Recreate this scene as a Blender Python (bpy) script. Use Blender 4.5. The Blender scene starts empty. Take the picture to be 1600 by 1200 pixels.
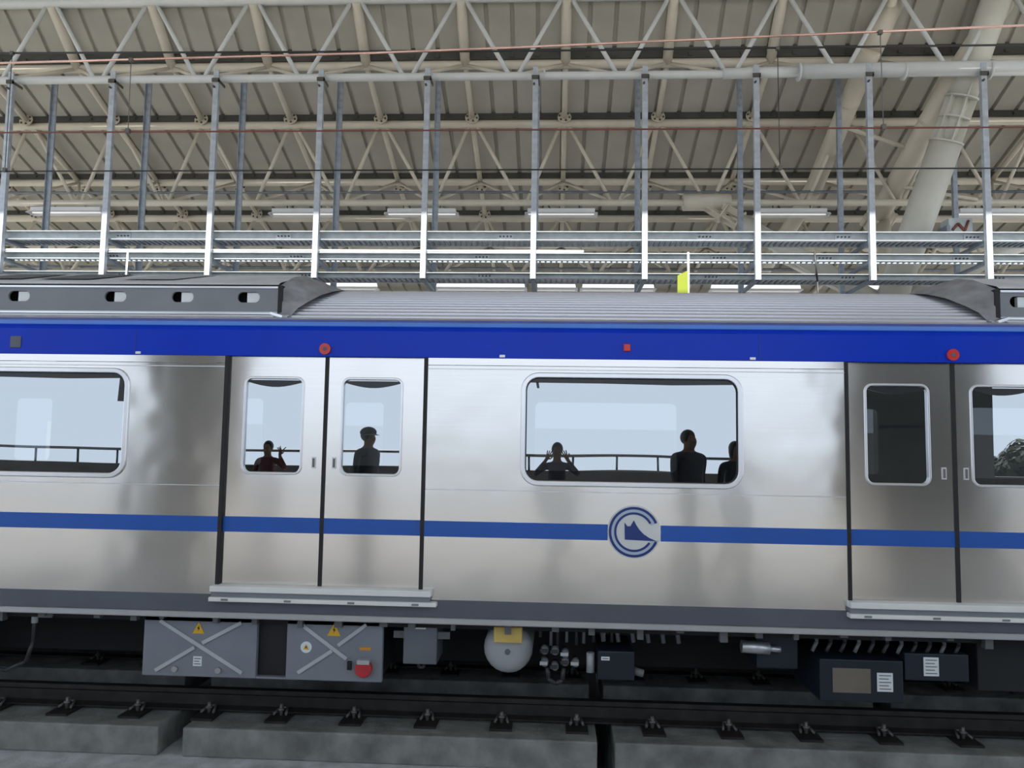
import bpy, bmesh, math, random
from mathutils import Vector, Matrix
random.seed(7)
S = bpy.context.scene
C = S.collection
PI = math.pi

# ------------------------------------------------------------ camera, world, sun, exposure
EYE = 1.91
F = 1250.0
cam = bpy.data.cameras.new('camera')
cam.sensor_width = 36.0
cam.lens = 36.0 * F / 1600.0
cam.clip_end = 500
co = bpy.data.objects.new('camera', cam)
C.objects.link(co)
M = Matrix.Rotation(math.atan(67 / F), 4, 'Z') @ Matrix.Rotation(PI / 2 + math.atan(104 / F), 4, 'X') @ Matrix.Rotation(math.radians(0.92), 4, 'Z')
co.matrix_world = Matrix.Translation((0, 0, EYE)) @ M
S.camera = co

w = bpy.data.worlds.new('sky')
S.world = w
w.use_nodes = True
bg = w.node_tree.nodes['Background']
bg.inputs['Color'].default_value = (0.75, 0.86, 1.0, 1)
bg.inputs['Strength'].default_value = 1.6

sl = bpy.data.lights.new('sun', 'SUN')
sl.energy = 16.0
sl.angle = math.radians(0.6)
sl.color = (1.0, 0.97, 0.93)
so = bpy.data.objects.new('sun', sl)
C.objects.link(so)
so.rotation_euler = Vector((0.03, 0.504, -0.862)).to_track_quat('-Z', 'Y').to_euler()
so.location = (0, -20, 40)

S.view_settings.view_transform = 'Standard'
S.view_settings.look = 'None'
S.view_settings.gamma = 1.0
S.view_settings.use_curve_mapping = False
S.view_settings.exposure = 0.0


# ------------------------------------------------------------ materials
def mat(name, col, rough=0.6, metal=0.0, var=0.12, scale=3.0, bump=0.0, bscale=40.0, spec=0.5, stretch=None, emit=None):
    m = bpy.data.materials.new(name)
    m.use_nodes = True
    nt = m.node_tree
    p = nt.nodes['Principled BSDF']
    p.inputs['Roughness'].default_value = rough
    p.inputs['Metallic'].default_value = metal
    p.inputs['Specular IOR Level'].default_value = spec
    tc = nt.nodes.new('ShaderNodeTexCoord')
    mp = nt.nodes.new('ShaderNodeMapping')
    if stretch:
        mp.inputs['Scale'].default_value = stretch
    nt.links.new(tc.outputs['Object'], mp.inputs['Vector'])
    n = nt.nodes.new('ShaderNodeTexNoise')
    n.inputs['Scale'].default_value = scale
    n.inputs['Detail'].default_value = 5
    nt.links.new(mp.outputs['Vector'], n.inputs['Vector'])
    r = nt.nodes.new('ShaderNodeValToRGB')
    r.color_ramp.elements[0].position = 0.3
    r.color_ramp.elements[1].position = 0.7
    a = [c * (1 - var) for c in col]
    b = [min(1, c * (1 + var)) for c in col]
    r.color_ramp.elements[0].color = (*a, 1)
    r.color_ramp.elements[1].color = (*b, 1)
    nt.links.new(n.outputs['Fac'], r.inputs['Fac'])
    nt.links.new(r.outputs['Color'], p.inputs['Base Color'])
    if bump:
        n2 = nt.nodes.new('ShaderNodeTexNoise')
        n2.inputs['Scale'].default_value = bscale
        n2.inputs['Detail'].default_value = 4
        nt.links.new(mp.outputs['Vector'], n2.inputs['Vector'])
        bp = nt.nodes.new('ShaderNodeBump')
        bp.inputs['Strength'].default_value = bump
        bp.inputs['Distance'].default_value = 0.02
        nt.links.new(n2.outputs['Fac'], bp.inputs['Height'])
        nt.links.new(bp.outputs['Normal'], p.inputs['Normal'])
    if emit:
        p.inputs['Emission Color'].default_value = (*emit[:3], 1)
        p.inputs['Emission Strength'].default_value = emit[3]
    return m


def steel_mat(name, col, rough, aniso, wav):
    """brushed stainless sheet: brushing runs along the car, so highlights spread upright; sheet slightly dented"""
    m = bpy.data.materials.new(name)
    m.use_nodes = True
    nt = m.node_tree
    p = nt.nodes['Principled BSDF']
    p.inputs['Metallic'].default_value = 1.0
    p.inputs['Roughness'].default_value = rough
    p.inputs['Anisotropic'].default_value = aniso
    p.inputs['Anisotropic Rotation'].default_value = 0.25
    tg = nt.nodes.new('ShaderNodeTangent')
    tg.direction_type = 'UV_MAP'
    tg.uv_map = 'UVMap'
    nt.links.new(tg.outputs['Tangent'], p.inputs['Tangent'])
    tc = nt.nodes.new('ShaderNodeTexCoord')
    mp = nt.nodes.new('ShaderNodeMapping')
    mp.inputs['Scale'].default_value = (0.4, 1, 30)
    nt.links.new(tc.outputs['Object'], mp.inputs['Vector'])
    n = nt.nodes.new('ShaderNodeTexNoise')
    n.inputs['Scale'].default_value = 5
    n.inputs['Detail'].default_value = 6
    nt.links.new(mp.outputs['Vector'], n.inputs['Vector'])
    r = nt.nodes.new('ShaderNodeValToRGB')
    r.color_ramp.elements[0].color = (*[c * 0.94 for c in col], 1)
    r.color_ramp.elements[1].color = (*[min(1, c * 1.04) for c in col], 1)
    nt.links.new(n.outputs['Fac'], r.inputs['Fac'])
    nt.links.new(r.outputs['Color'], p.inputs['Base Color'])
    n2 = nt.nodes.new('ShaderNodeTexNoise')
    n2.inputs['Scale'].default_value = 2.6
    n2.inputs['Detail'].default_value = 1
    nt.links.new(tc.outputs['Object'], n2.inputs['Vector'])
    bp = nt.nodes.new('ShaderNodeBump')
    bp.inputs['Strength'].default_value = 1.0
    bp.inputs['Distance'].default_value = wav
    nt.links.new(n2.outputs['Fac'], bp.inputs['Height'])
    nt.links.new(bp.outputs['Normal'], p.inputs['Normal'])
    return m


def glass_mat(name, refl, tint, wav=0.0):
    """solar-coated window glass: part mirror, part dark tinted see-through"""
    m = bpy.data.materials.new(name)
    m.use_nodes = True
    nt = m.node_tree
    nt.nodes.remove(nt.nodes['Principled BSDF'])
    out = nt.nodes['Material Output']
    g = nt.nodes.new('ShaderNodeBsdfGlossy')
    g.inputs['Roughness'].default_value = 0.0
    g.inputs['Color'].default_value = (0.93, 0.97, 1.0, 1)
    t = nt.nodes.new('ShaderNodeBsdfTransparent')
    t.inputs['Color'].default_value = (*tint, 1)
    mx = nt.nodes.new('ShaderNodeMixShader')
    mx.inputs['Fac'].default_value = refl
    tc = nt.nodes.new('ShaderNodeTexCoord')
    n = nt.nodes.new('ShaderNodeTexNoise')
    n.inputs['Scale'].default_value = 1.6
    n.inputs['Detail'].default_value = 0
    nt.links.new(tc.outputs['Object'], n.inputs['Vector'])
    bp = nt.nodes.new('ShaderNodeBump')
    bp.inputs['Distance'].default_value = wav
    nt.links.new(n.outputs['Fac'], bp.inputs['Height'])
    nt.links.new(bp.outputs['Normal'], g.inputs['Normal'])
    nt.links.new(t.outputs['BSDF'], mx.inputs[1])
    nt.links.new(g.outputs['BSDF'], mx.inputs[2])
    nt.links.new(mx.outputs['Shader'], out.inputs['Surface'])
    return m


MT = {
    'steel': steel_mat('brushed_stainless', (0.70, 0.685, 0.665), 0.185, 0.91, 0.007),
    'door_steel': steel_mat('brushed_stainless_door', (0.74, 0.715, 0.69), 0.185, 0.91, 0.0022),
    'glass': glass_mat('coated_window_glass', 0.46, (0.10, 0.11, 0.12), 0.0015),
    'blue': mat('blue_paint', (0.0, 0.034, 0.50), 0.3, var=0.05, spec=0.2),
    'blue_sheen': mat('blue_sky_sheen', (0.05, 0.20, 0.72), 0.3, var=0.05),
    'stripe': mat('stripe_blue', (0.004, 0.085, 0.42), 0.35, var=0.05),
    'emblem_blue': mat('emblem_blue', (0.006, 0.03, 0.19), 0.4, var=0.05),
    'emblem_pale': mat('emblem_pale', (0.42, 0.50, 0.62), 0.4, var=0.05),
    'emblem_white': mat('emblem_white', (0.66, 0.68, 0.68), 0.45, var=0.04),
    'sole': mat('sole_grey', (0.095, 0.105, 0.13), 0.5, var=0.1),
    'alu': mat('aluminium', (0.62, 0.62, 0.64), 0.38, metal=0.85, var=0.06),
    'alu_frame': mat('aluminium_frame', (0.70, 0.70, 0.72), 0.30, metal=0.9, var=0.05),
    'step': mat('white_step', (0.74, 0.75, 0.74), 0.5, var=0.06),
    'black': mat('black_rubber', (0.012, 0.012, 0.014), 0.7),
    'strip_black': mat('black_strip', (0.01, 0.011, 0.013), 0.3),
    'roofmetal': mat('roof_stainless', (0.60, 0.60, 0.65), 0.35, metal=0.45, var=0.06, stretch=(0.1, 1, 1)),
    'fairing': mat('fairing_grey', (0.20, 0.215, 0.24), 0.5, var=0.06),
    'fairing_top': mat('fairing_top_grey', (0.60, 0.60, 0.63), 0.5, var=0.12),
    'shroud': mat('shroud_grey', (0.26, 0.26, 0.275), 0.5, var=0.25, scale=8),
    'hatch': mat('hatch_dark', (0.09, 0.10, 0.12), 0.45),
    'ledge': mat('ledge_metal', (0.72, 0.72, 0.78), 0.3, metal=0.2, var=0.04),
    'red': mat('red_lens', (0.55, 0.03, 0.03), 0.25, var=0.05),
    'interior': mat('interior_grey', (0.06, 0.065, 0.07), 0.6),
    'chrome': mat('chrome', (0.7, 0.7, 0.7), 0.15, metal=1.0),
    'boxgrey': mat('equipment_grey', (0.215, 0.23, 0.265), 0.55, var=0.08),
    'brace': mat('brace_light', (0.46, 0.48, 0.50), 0.5),
    'boxsteel': mat('box_steel', (0.16, 0.175, 0.2), 0.4, metal=0.4),
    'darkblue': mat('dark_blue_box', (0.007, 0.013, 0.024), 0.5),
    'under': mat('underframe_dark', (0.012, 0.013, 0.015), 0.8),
    'pipe_dark': mat('pipe_dark', (0.03, 0.03, 0.033), 0.5),
    'pipe_grey': mat('pipe_grey', (0.13, 0.135, 0.14), 0.45),
    'tank': mat('tank_white', (0.40, 0.41, 0.43), 0.4, var=0.06),
    'yellow': mat('yellow_block', (0.62, 0.44, 0.12), 0.6),
    'warn': mat('warning_yellow', (0.75, 0.45, 0.02), 0.5, var=0.05),
    'orange': mat('orange_label', (0.7, 0.3, 0.03), 0.5),
    'label': mat('label_white', (0.75, 0.78, 0.8), 0.5, var=0.05),
    'ink': mat('label_ink', (0.02, 0.02, 0.02), 0.6),
    'tan': mat('tan_plate', (0.16, 0.14, 0.11), 0.6),
    'redknob': mat('red_knob', (0.5, 0.03, 0.04), 0.45),
    'deck': mat('roof_deck_beige', (0.45, 0.425, 0.375), 0.55, var=0.10, scale=1.5),
    'gap_shade': mat('deck_gap_shade', (0.07, 0.068, 0.062), 0.8, var=0.2),
    'cream': mat('cream_tube', (0.68, 0.62, 0.52), 0.45, var=0.06),
    'cream_lt': mat('pale_cream_tube', (0.66, 0.64, 0.57), 0.42, var=0.05),
    'tube_white': mat('pale_grey_tube', (0.66, 0.67, 0.67), 0.42, var=0.05),
    'galv': mat('galvanised', (0.50, 0.54, 0.60), 0.42, metal=0.35, var=0.15, scale=12),
    'galv_far': mat('galvanised_weathered', (0.33, 0.37, 0.43), 0.45, metal=0.35, var=0.2, scale=12),
    'galv_tray': mat('galvanised_tray', (0.46, 0.50, 0.52), 0.45, metal=0.3, var=0.12, scale=9),
    'galv_dark': mat('galvanised_dark', (0.20, 0.23, 0.27), 0.5, metal=0.3, var=0.2, scale=12),
    'lampwhite': mat('lamp_enamel', (0.78, 0.78, 0.80), 0.4, var=0.04),
    'lamp': mat('lamp_tube', (0.9, 0.9, 0.9), 0.4, var=0.02, emit=(1.0, 0.98, 0.95, 0.6)),
    'lamp_far': mat('lamp_diffuser', (0.9, 0.9, 0.9), 0.4, var=0.02, emit=(1.0, 0.97, 0.98, 1.0)),
    'bracket': mat('bolt_steel', (0.10, 0.09, 0.075), 0.5, metal=0.3),
    'wire': mat('wire_dark', (0.02, 0.02, 0.02), 0.5),
    'copper': mat('copper_wire', (0.85, 0.52, 0.42), 0.25, metal=1.0, var=0.15),
    'copper_dark': mat('copper_wire_aged', (0.22, 0.07, 0.05), 0.5, metal=0.3),
    'green': mat('green_sign', (0.22, 0.27, 0.015), 0.5, var=0.04),
    'concrete': mat('concrete', (0.215, 0.22, 0.21), 0.9, var=0.38, scale=4.5, bump=0.5, bscale=18),
    'concrete_lt': mat('concrete_light', (0.50, 0.52, 0.54), 0.9, var=0.25, scale=6, bump=0.3, bscale=60),
    'concrete_dark': mat('concrete_dark', (0.045, 0.047, 0.05), 0.9, var=0.2, bump=0.2),
    'platform': mat('platform_pale', (0.72, 0.70, 0.66), 0.8, var=0.08),
    'platform_far': mat('platform_grey', (0.40, 0.385, 0.36), 0.8, var=0.08),
    'rail': mat('rail_steel', (0.035, 0.032, 0.03), 0.5, metal=0.4, var=0.3, scale=8),
    'clip': mat('clip_steel', (0.16, 0.15, 0.14), 0.5, metal=0.4),
    'skin_roof': mat('roof_skin', (0.45, 0.43, 0.40), 0.7),
    'ground': mat('ground_green', (0.19, 0.18, 0.145), 0.95, var=0.4, scale=0.08),
    'kiosk': mat('kiosk_dark', (0.055, 0.058, 0.056), 0.8, var=0.1),
    'pillar': mat('pillar_grey', (0.20, 0.20, 0.195), 0.85, var=0.1),
    'handrail': mat('handrail_dark', (0.05, 0.055, 0.065), 0.5),
    'leaf': mat('foliage', (0.012, 0.020, 0.012), 0.9, var=0.5, scale=1.5, bump=0.6, bscale=5),
    'bark': mat('bark', (0.10, 0.07, 0.05), 0.9, bump=0.4),
    'hair': mat('hair_black', (0.01, 0.009, 0.008), 0.5),
    'cap': mat('cap_khaki', (0.045, 0.045, 0.05), 0.7),
    'visor': mat('visor_pale', (0.6, 0.6, 0.6), 0.3),
}


# ------------------------------------------------------------ mesh helpers
def wloc(o):
    v = Vector((0, 0, 0))
    while o is not None:
        v += o.location
        o = o.parent
    return v


class MB:
    def __init__(s):
        s.bm = bmesh.new()

    def face(s, pts, smooth=False):
        f = s.bm.faces.new([s.bm.verts.new(p) for p in pts])
        f.smooth = smooth
        return f

    def box(s, x0, x1, y0, y1, z0, z1):
        v = [s.bm.verts.new((x, y, z)) for x in (x0, x1) for y in (y0, y1) for z in (z0, z1)]
        for q in ((0, 1, 3, 2), (4, 6, 7, 5), (0, 4, 5, 1), (2, 3, 7, 6), (0, 2, 6, 4), (1, 5, 7, 3)):
            s.bm.faces.new([v[i] for i in q])
        return s

    def tube(s, p, q, r, n=10, r2=None, caps=True):
        p, q = Vector(p), Vector(q)
        d = (q - p).normalized()
        u = d.orthogonal().normalized()
        v = d.cross(u)
        r2 = r if r2 is None else r2
        A, B = [], []
        for i in range(n):
            a = 2 * PI * i / n
            e = u * math.cos(a) + v * math.sin(a)
            A.append(s.bm.verts.new(p + e * r))
            B.append(s.bm.verts.new(q + e * r2))
        for i in range(n):
            j = (i + 1) % n
            s.bm.faces.new((A[i], A[j], B[j], B[i])).smooth = True
        if caps:
            s.bm.faces.new(A[::-1])
            s.bm.faces.new(B)
        return s

    def path(s, pts, r, n=8):
        for a, b in zip(pts[:-1], pts[1:]):
            s.tube(a, b, r, n)
        return s

    def bar(s, p, q, wx, wy, up=(0, 0, 1)):
        """square bar from p to q"""
        p, q = Vector(p), Vector(q)
        d = (q - p).normalized()
        u = d.cross(Vector(up))
        if u.length < 1e-4:
            u = Vector((1, 0, 0))
        u.normalize()
        v = u.cross(d)
        A = [s.bm.verts.new(p + u * a * wx / 2 + v * b * wy / 2) for a, b in ((-1, -1), (1, -1), (1, 1), (-1, 1))]
        B = [s.bm.verts.new(q + u * a * wx / 2 + v * b * wy / 2) for a, b in ((-1, -1), (1, -1), (1, 1), (-1, 1))]
        for i in range(4):
            j = (i + 1) % 4
            s.bm.faces.new((A[i], A[j], B[j], B[i]))
        s.bm.faces.new(A[::-1])
        s.bm.faces.new(B)
        return s

    def prism_y(s, pts, y0, y1):
        """polygon in x,z pushed from y0 to y1"""
        A = [s.bm.verts.new((x, y0, z)) for x, z in pts]
        B = [s.bm.verts.new((x, y1, z)) for x, z in pts]
        n = len(pts)
        s.bm.faces.new(A)
        s.bm.faces.new(B[::-1])
        for i in range(n):
            j = (i + 1) % n
            s.bm.faces.new((A[j], A[i], B[i], B[j]))
        return s

    def extrude_x(s, prof, x0, x1, closed=False, smooth=False, caps=True):
        """profile in y,z pushed along x"""
        A = [s.bm.verts.new((x0, y, z)) for y, z in prof]
        B = [s.bm.verts.new((x1, y, z)) for y, z in prof]
        n = len(prof)
        for i in range(n if closed else n - 1):
            j = (i + 1) % n
            s.bm.faces.new((A[i], A[j], B[j], B[i])).smooth = smooth
        if closed and caps:
            s.bm.faces.new(A[::-1])
            s.bm.faces.new(B)
        return s

    def holed(s, x0, x1, z0, z1, hx0, hx1, hz0, hz1, r, y, depth):
        """upright sheet at y with a rounded opening and its reveal"""
        inn = rounded(hx0, hx1, hz0, hz1, r)
        n = len(inn)
        cx, cz = (hx0 + hx1) / 2, (hz0 + hz1) / 2
        out = []
        for k, (x, z) in enumerate(inn):
            q = k // (n // 4)
            out.append(((x1 if q in (0, 3) else x0), (z1 if q in (0, 1) else z0)))
        I = [s.bm.verts.new((x, y, z)) for x, z in inn]
        D = [s.bm.verts.new((x, y + depth, z)) for x, z in inn]
        corner = {c: s.bm.verts.new((c[0], y, c[1])) for c in set(out)}
        for i in range(n):
            j = (i + 1) % n
            a, b = corner[out[i]], corner[out[j]]
            if a is b:
                s.bm.faces.new((a, I[j], I[i]))
            else:
                s.bm.faces.new((a, b, I[j], I[i]))
            s.bm.faces.new((I[i], I[j], D[j], D[i]))
        return s

    def ring(s, x0, x1, z0, z1, r, t, y0, y1):
        """rounded rectangular frame of width t from y0 (front) to y1"""
        o = rounded(x0, x1, z0, z1, r)
        i = rounded(x0 + t, x1 - t, z0 + t, z1 - t, max(0.005, r - t))
        n = len(o)
        L = [[s.bm.verts.new((x, y, z)) for x, z in q] for q, y in ((o, y1), (o, y0), (i, y0), (i, y1))]
        for a, b in ((0, 1), (1, 2), (2, 3)):
            for k in range(n):
                j = (k + 1) % n
                s.bm.faces.new((L[a][k], L[a][j], L[b][j], L[b][k]))
        return s

    def build(s, name, m, parent=None, loc=None, bevel=0.0):
        bmesh.ops.recalc_face_normals(s.bm, faces=s.bm.faces)
        uv = s.bm.loops.layers.uv.new('UVMap')
        for f in s.bm.faces:
            for l in f.loops:
                l[uv].uv = (l.vert.co.x * 0.1, l.vert.co.z * 0.1 + l.vert.co.y * 0.07)
        if loc is None:
            loc = Vector((0, 0, 0)) if parent is not None else None
        me = bpy.data.meshes.new(name)
        off = wloc(parent) if parent is not None else Vector((0, 0, 0))
        if loc is None:
            xs = [v.co for v in s.bm.verts]
            loc = Vector(((min(v.x for v in xs) + max(v.x for v in xs)) / 2, (min(v.y for v in xs) + max(v.y for v in xs)) / 2, min(v.z for v in xs)))
        loc = Vector(loc)
        bmesh.ops.translate(s.bm, verts=s.bm.verts, vec=-(off + loc))
        s.bm.to_mesh(me)
        s.bm.free()
        me.materials.append(MT[m] if isinstance(m, str) else m)
        o = bpy.data.objects.new(name, me)
        o.location = loc
        C.objects.link(o)
        if parent is not None:
            o.parent = parent
        if bevel:
            b = o.modifiers.new('bevel', 'BEVEL')
            b.width = bevel
            b.segments = 2
            b.limit_method = 'ANGLE'
        return o


def rounded(x0, x1, z0, z1, r, n=6):
    pts = []
    for cx, cz, a0 in ((x1 - r, z1 - r, 0), (x0 + r, z1 - r, 90), (x0 + r, z0 + r, 180), (x1 - r, z0 + r, 270)):
        for k in range(n + 1):
            a = math.radians(a0 + 90 * k / n)
            pts.append((cx + r * math.cos(a), cz + r * math.sin(a)))
    return pts


def tag(o, label, cat, group=None, kind=None):
    o['label'] = label
    if cat:
        o['category'] = cat
    if group:
        o['group'] = group
    if kind:
        o['kind'] = kind
    return o


def thing(name, loc, label, cat, group=None):
    o = bpy.data.objects.new(name, None)
    o.empty_display_size = 0.1
    o.location = loc
    C.objects.link(o)
    return tag(o, label, cat, group)


def struct(o, label=None):
    o['kind'] = 'structure'
    if label:
        o['label'] = label
    return o


def copy_part(src, parent, loc):
    c = src.copy()
    C.objects.link(c)
    c.parent = parent
    c.location = loc
    return c


ORD = ['first', 'second', 'third', 'fourth', 'fifth', 'sixth', 'seventh', 'eighth', 'ninth', 'tenth', 'eleventh', 'twelfth', 'thirteenth', 'fourteenth', 'fifteenth', 'sixteenth']


# ------------------------------------------------------------ ground, track bed, platforms
GAPX0, GAPX1 = 0.345, 0.475          # expansion joint across the viaduct
struct(MB().box(-120, 120, -150, 90, -10.4, -10).build('ground', 'ground'), 'dusty green ground far below the viaduct')
fl = MB().box(-16, GAPX0, 2.3, 8.85, -0.9, -0.44).box(GAPX1, 16, 2.3, 8.85, -0.9, -0.44).box(-16, 16, 2.3, 8.85, -1.3, -1.1)
struct(fl.build('floor', 'concrete_lt'), 'pale concrete track slab with an expansion joint')
struct(MB().box(-16, 16, 8.85, 24.5, -1.3, 0.86).build('platform_slab', 'platform_far'), 'pale platform slab behind the train')
struct(MB().box(-16, 16, -3.0, 2.3, -1.3, 0.36).build('walkway_slab', 'platform'), 'pale walkway slab across the track from the train')
struct(MB().box(-16, 16, -3.25, -3.0, -1.3, 1.57).build('wall_back', 'concrete_dark'), 'dark concrete parapet along the walkway')
struct(MB().box(-16, 16, 24.5, 24.7, -1.3, 2.6).build('wall_far', 'platform'), 'pale parapet behind the far platform')

# near plinths with gaps
pl = 0
for i, (a, b, lab) in enumerate(((-9.0, -2.98, 'concrete track plinth ending at the short gap below the crossed boxes'),
                                 (-2.79, GAPX0, 'concrete track plinth between the short gap and the expansion joint'),
                                 (GAPX1, 9.0, 'concrete track plinth beyond the expansion joint'))):
    m = MB().box(a, b, 6.13, 6.95, -0.44, -0.225)
    tag(m.build('track_plinth', 'concrete', bevel=0.012), lab, 'plinth', 'concrete plinths carrying the rails')
for i, (a, b, lab) in enumerate(((-10.0, -3.45, 'far concrete plinth under the crossed equipment boxes'),
                                 (-3.2, GAPX0, 'far concrete plinth under the white air tank'),
                                 (GAPX1, 2.9, 'far concrete plinth under the dark equipment'),
                                 (3.05, 10.0, 'far concrete plinth past the dark equipment boxes'))):
    m = MB().box(a, b, 7.58, 8.4, -0.44, -0.225)
    tag(m.build('track_plinth', 'concrete', bevel=0.012), lab, 'plinth', 'concrete plinths carrying the rails')
for a, b, lab in ((-10, -3.3, 'low concrete kerb between the rails below the crossed boxes'), (-3.1, GAPX0, 'low concrete kerb between the rails below the white tank'), (GAPX1, 10, 'low concrete kerb between the rails below the dark boxes')):
    tag(MB().box(a, b, 7.08, 7.4, -0.44, -0.33).build('track_kerb', 'concrete_lt'), lab, 'kerb', 'low kerbs between the rails')


def rail(y, lab):
    t = thing('running_rail', (0, y, -0.205), lab, 'rail', 'running rails')
    prof = [(-0.07, 0), (-0.07, 0.012), (-0.012, 0.03), (-0.012, 0.11), (-0.036, 0.125), (-0.036, 0.16), (0.036, 0.16), (0.036, 0.125), (0.012, 0.11), (0.012, 0.03), (0.07, 0.012), (0.07, 0)]
    MB().extrude_x([(y + a, -0.205 + b) for a, b in prof], -10, 10, closed=True).build('rail_bar', 'rail', t)
    src = None
    for k in range(-8, 9):
        x = 0.20 + 0.583 * k
        if GAPX0 - 0.1 < x < GAPX1 + 0.1:
            x -= 0.16
        loc = Vector((x, 0, -0.02))
        if src is None:
            pb = MB().box(x - 0.085, x + 0.085, y - 0.26, y + 0.18, -0.2245, -0.206).build('base_plate', 'rail', t, loc)
            src = [pb]
            for sy in (-1, 1):
                cl = MB()
                cl.tube((x, y + sy * 0.115, -0.206), (x, y + sy * 0.115, -0.12), 0.014, 8)
                cl.tube((x, y + sy * 0.115, -0.17), (x, y + sy * 0.115, -0.15), 0.026, 6)
                cl.path([(x - 0.05, y + sy * 0.15, -0.19), (x - 0.03, y + sy * 0.06, -0.165), (x + 0.03, y + sy * 0.06, -0.165), (x + 0.05, y + sy * 0.15, -0.19)], 0.010, 6)
                src.append(cl.build('rail_clip', 'clip', pb))
        else:
            pb = copy_part(src[0], t, loc)
            for c_ in src[1:]:
                copy_part(c_, pb, c_.location)
    return t


rail(6.54, 'dark steel running rail on the plinth at the near side of the train')
rail(7.975, 'dark steel running rail under the far side of the train')

# ------------------------------------------------------------ roof: deck, skin, purlins, rafters, trusses
ROWS = [(12.1, 9.03), (12.9, 8.36), (14.2, 7.88), (15.8, 7.34), (17.1, 6.97), (18.5, 6.68), (20.0, 6.42), (21.6, 6.15), (23.2, 5.9)]
BAY = 1.68
RX = 0.12
KS = range(-9, 9)
sk = MB()
prof = [(9.0, 10.62), (12.1, 9.42)] + [(y, z + 0.42) for y, z in ROWS[1:]] + [(24.0, 6.2)]
for (y0, z0), (y1, z1) in zip(prof[:-1], prof[1:]):
    sk.face([(-16, y0, z0), (16, y0, z0), (16, y1, z1), (-16, y1, z1)])
ceil = struct(sk.build('ceiling', 'skin_roof', loc=(0, 16, 6)), 'corrugated beige station roof over the platform behind the train')
for i in range(len(ROWS) - 1):
    (y0, z0), (y1, z1) = ROWS[i], ROWS[i + 1]
    z0 += 0.17
    z1 += 0.10
    src = None
    for k in KS:
        xc = RX + BAY * k
        if src is None:
            m = MB()
            pw = BAY / 4
            xs = []
            for q in range(4):
                a = -BAY / 2 + q * pw
                xs += [(a, 0), (a + pw - 0.075, 0), (a + pw - 0.062, 0.06), (a + pw - 0.013, 0.06)]
            xs.append((BAY / 2, 0))
            A = [m.bm.verts.new((xc + x, y0 - 0.05, z0 + h)) for x, h in xs]
            B = [m.bm.verts.new((xc + x, y1 + 0.05, z1 + h)) for x, h in xs]
            for j in range(len(xs) - 1):
                m.bm.faces.new((A[j], A[j + 1], B[j + 1], B[j]))
            src = m.build('deck_sheet', 'deck', ceil, Vector((xc, 0, 0)))
        else:
            copy_part(src, ceil, Vector((xc, 0, 0)))

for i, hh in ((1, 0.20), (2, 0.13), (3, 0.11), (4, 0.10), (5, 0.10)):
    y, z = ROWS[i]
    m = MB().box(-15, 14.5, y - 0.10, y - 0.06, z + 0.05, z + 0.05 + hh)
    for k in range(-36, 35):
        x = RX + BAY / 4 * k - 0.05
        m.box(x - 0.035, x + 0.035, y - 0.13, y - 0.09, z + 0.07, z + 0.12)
    m.build('shade_strip', 'gap_shade', ceil)['kind'] = 'stuff'  # dark toothed strips paint the shade between deck sheets and purlins
shade_roof = MB().extrude_x([(8.0, 11.0), (8.0, 11.15), (-5.1, 8.25), (-5.1, 8.1)], -16, 16, closed=True)  # unseen roof; slope and edges set to shade the train and cut skylight
struct(shade_roof.build('ceiling_shade', 'skin_roof'), 'unseen sloping roof added to shade the walkway and the track')

XL, XR = -15.0, 14.5
for i, lab in ((1, 'cream purlin tube just behind the pale grey truss'), (3, 'cream purlin tube between the two cream trusses'), (5, 'cream purlin tube behind the trays'), (6, 'cream purlin tube low at the back of the roof'), (7, 'lowest cream purlin tube at the back of the roof')):
    y, z = ROWS[i]
    tag(MB().tube((XL, y, z), (XR, y, z), 0.075, 12).build('roof_purlin', 'cream'), lab, 'roof purlin', 'roof purlins')

for k in KS:
    x = RX + BAY * k
    t = thing('roof_rafter', (x, 12.1, 9.0), (f'cream tubular roof rafter, {ORD[2 - k]} out from the thick tan tube away from the column' if k < 3 else f'cream tubular roof rafter, {ORD[k - 3]} on the tree column side of the thick tan tube'), 'rafter', 'roof rafters')
    for i in range(len(ROWS) - 1):
        (y0, z0), (y1, z1) = ROWS[i], ROWS[i + 1]
        r = 0.085 if i == 0 else (0.05 if i < 3 else 0.045)
        MB().tube((x, y0, z0), (x, y1, z1), r, 10).build('tube', 'cream', t)
        if 1 <= i <= 4:
            d = Vector((0, y1 - y0, z1 - z0)).normalized()
            p = Vector((x, y1, z1)) - d * (0.16 if i % 2 else -0.16)
            fp = MB().tube(p - d * 0.012, p + d * 0.012, 0.125, 16).build('flange_plate', 'cream', t)
            bl = MB()
            for q in range(6):
                a = 2 * PI * q / 6
                u = d.orthogonal().normalized()
                v = d.cross(u)
                e = p + (u * math.cos(a) + v * math.sin(a)) * 0.092
                bl.tube(e - d * 0.03, e + d * 0.03, 0.019, 6)
            bl.build('bolt', 'bracket', fp)['kind'] = 'stuff'


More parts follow.
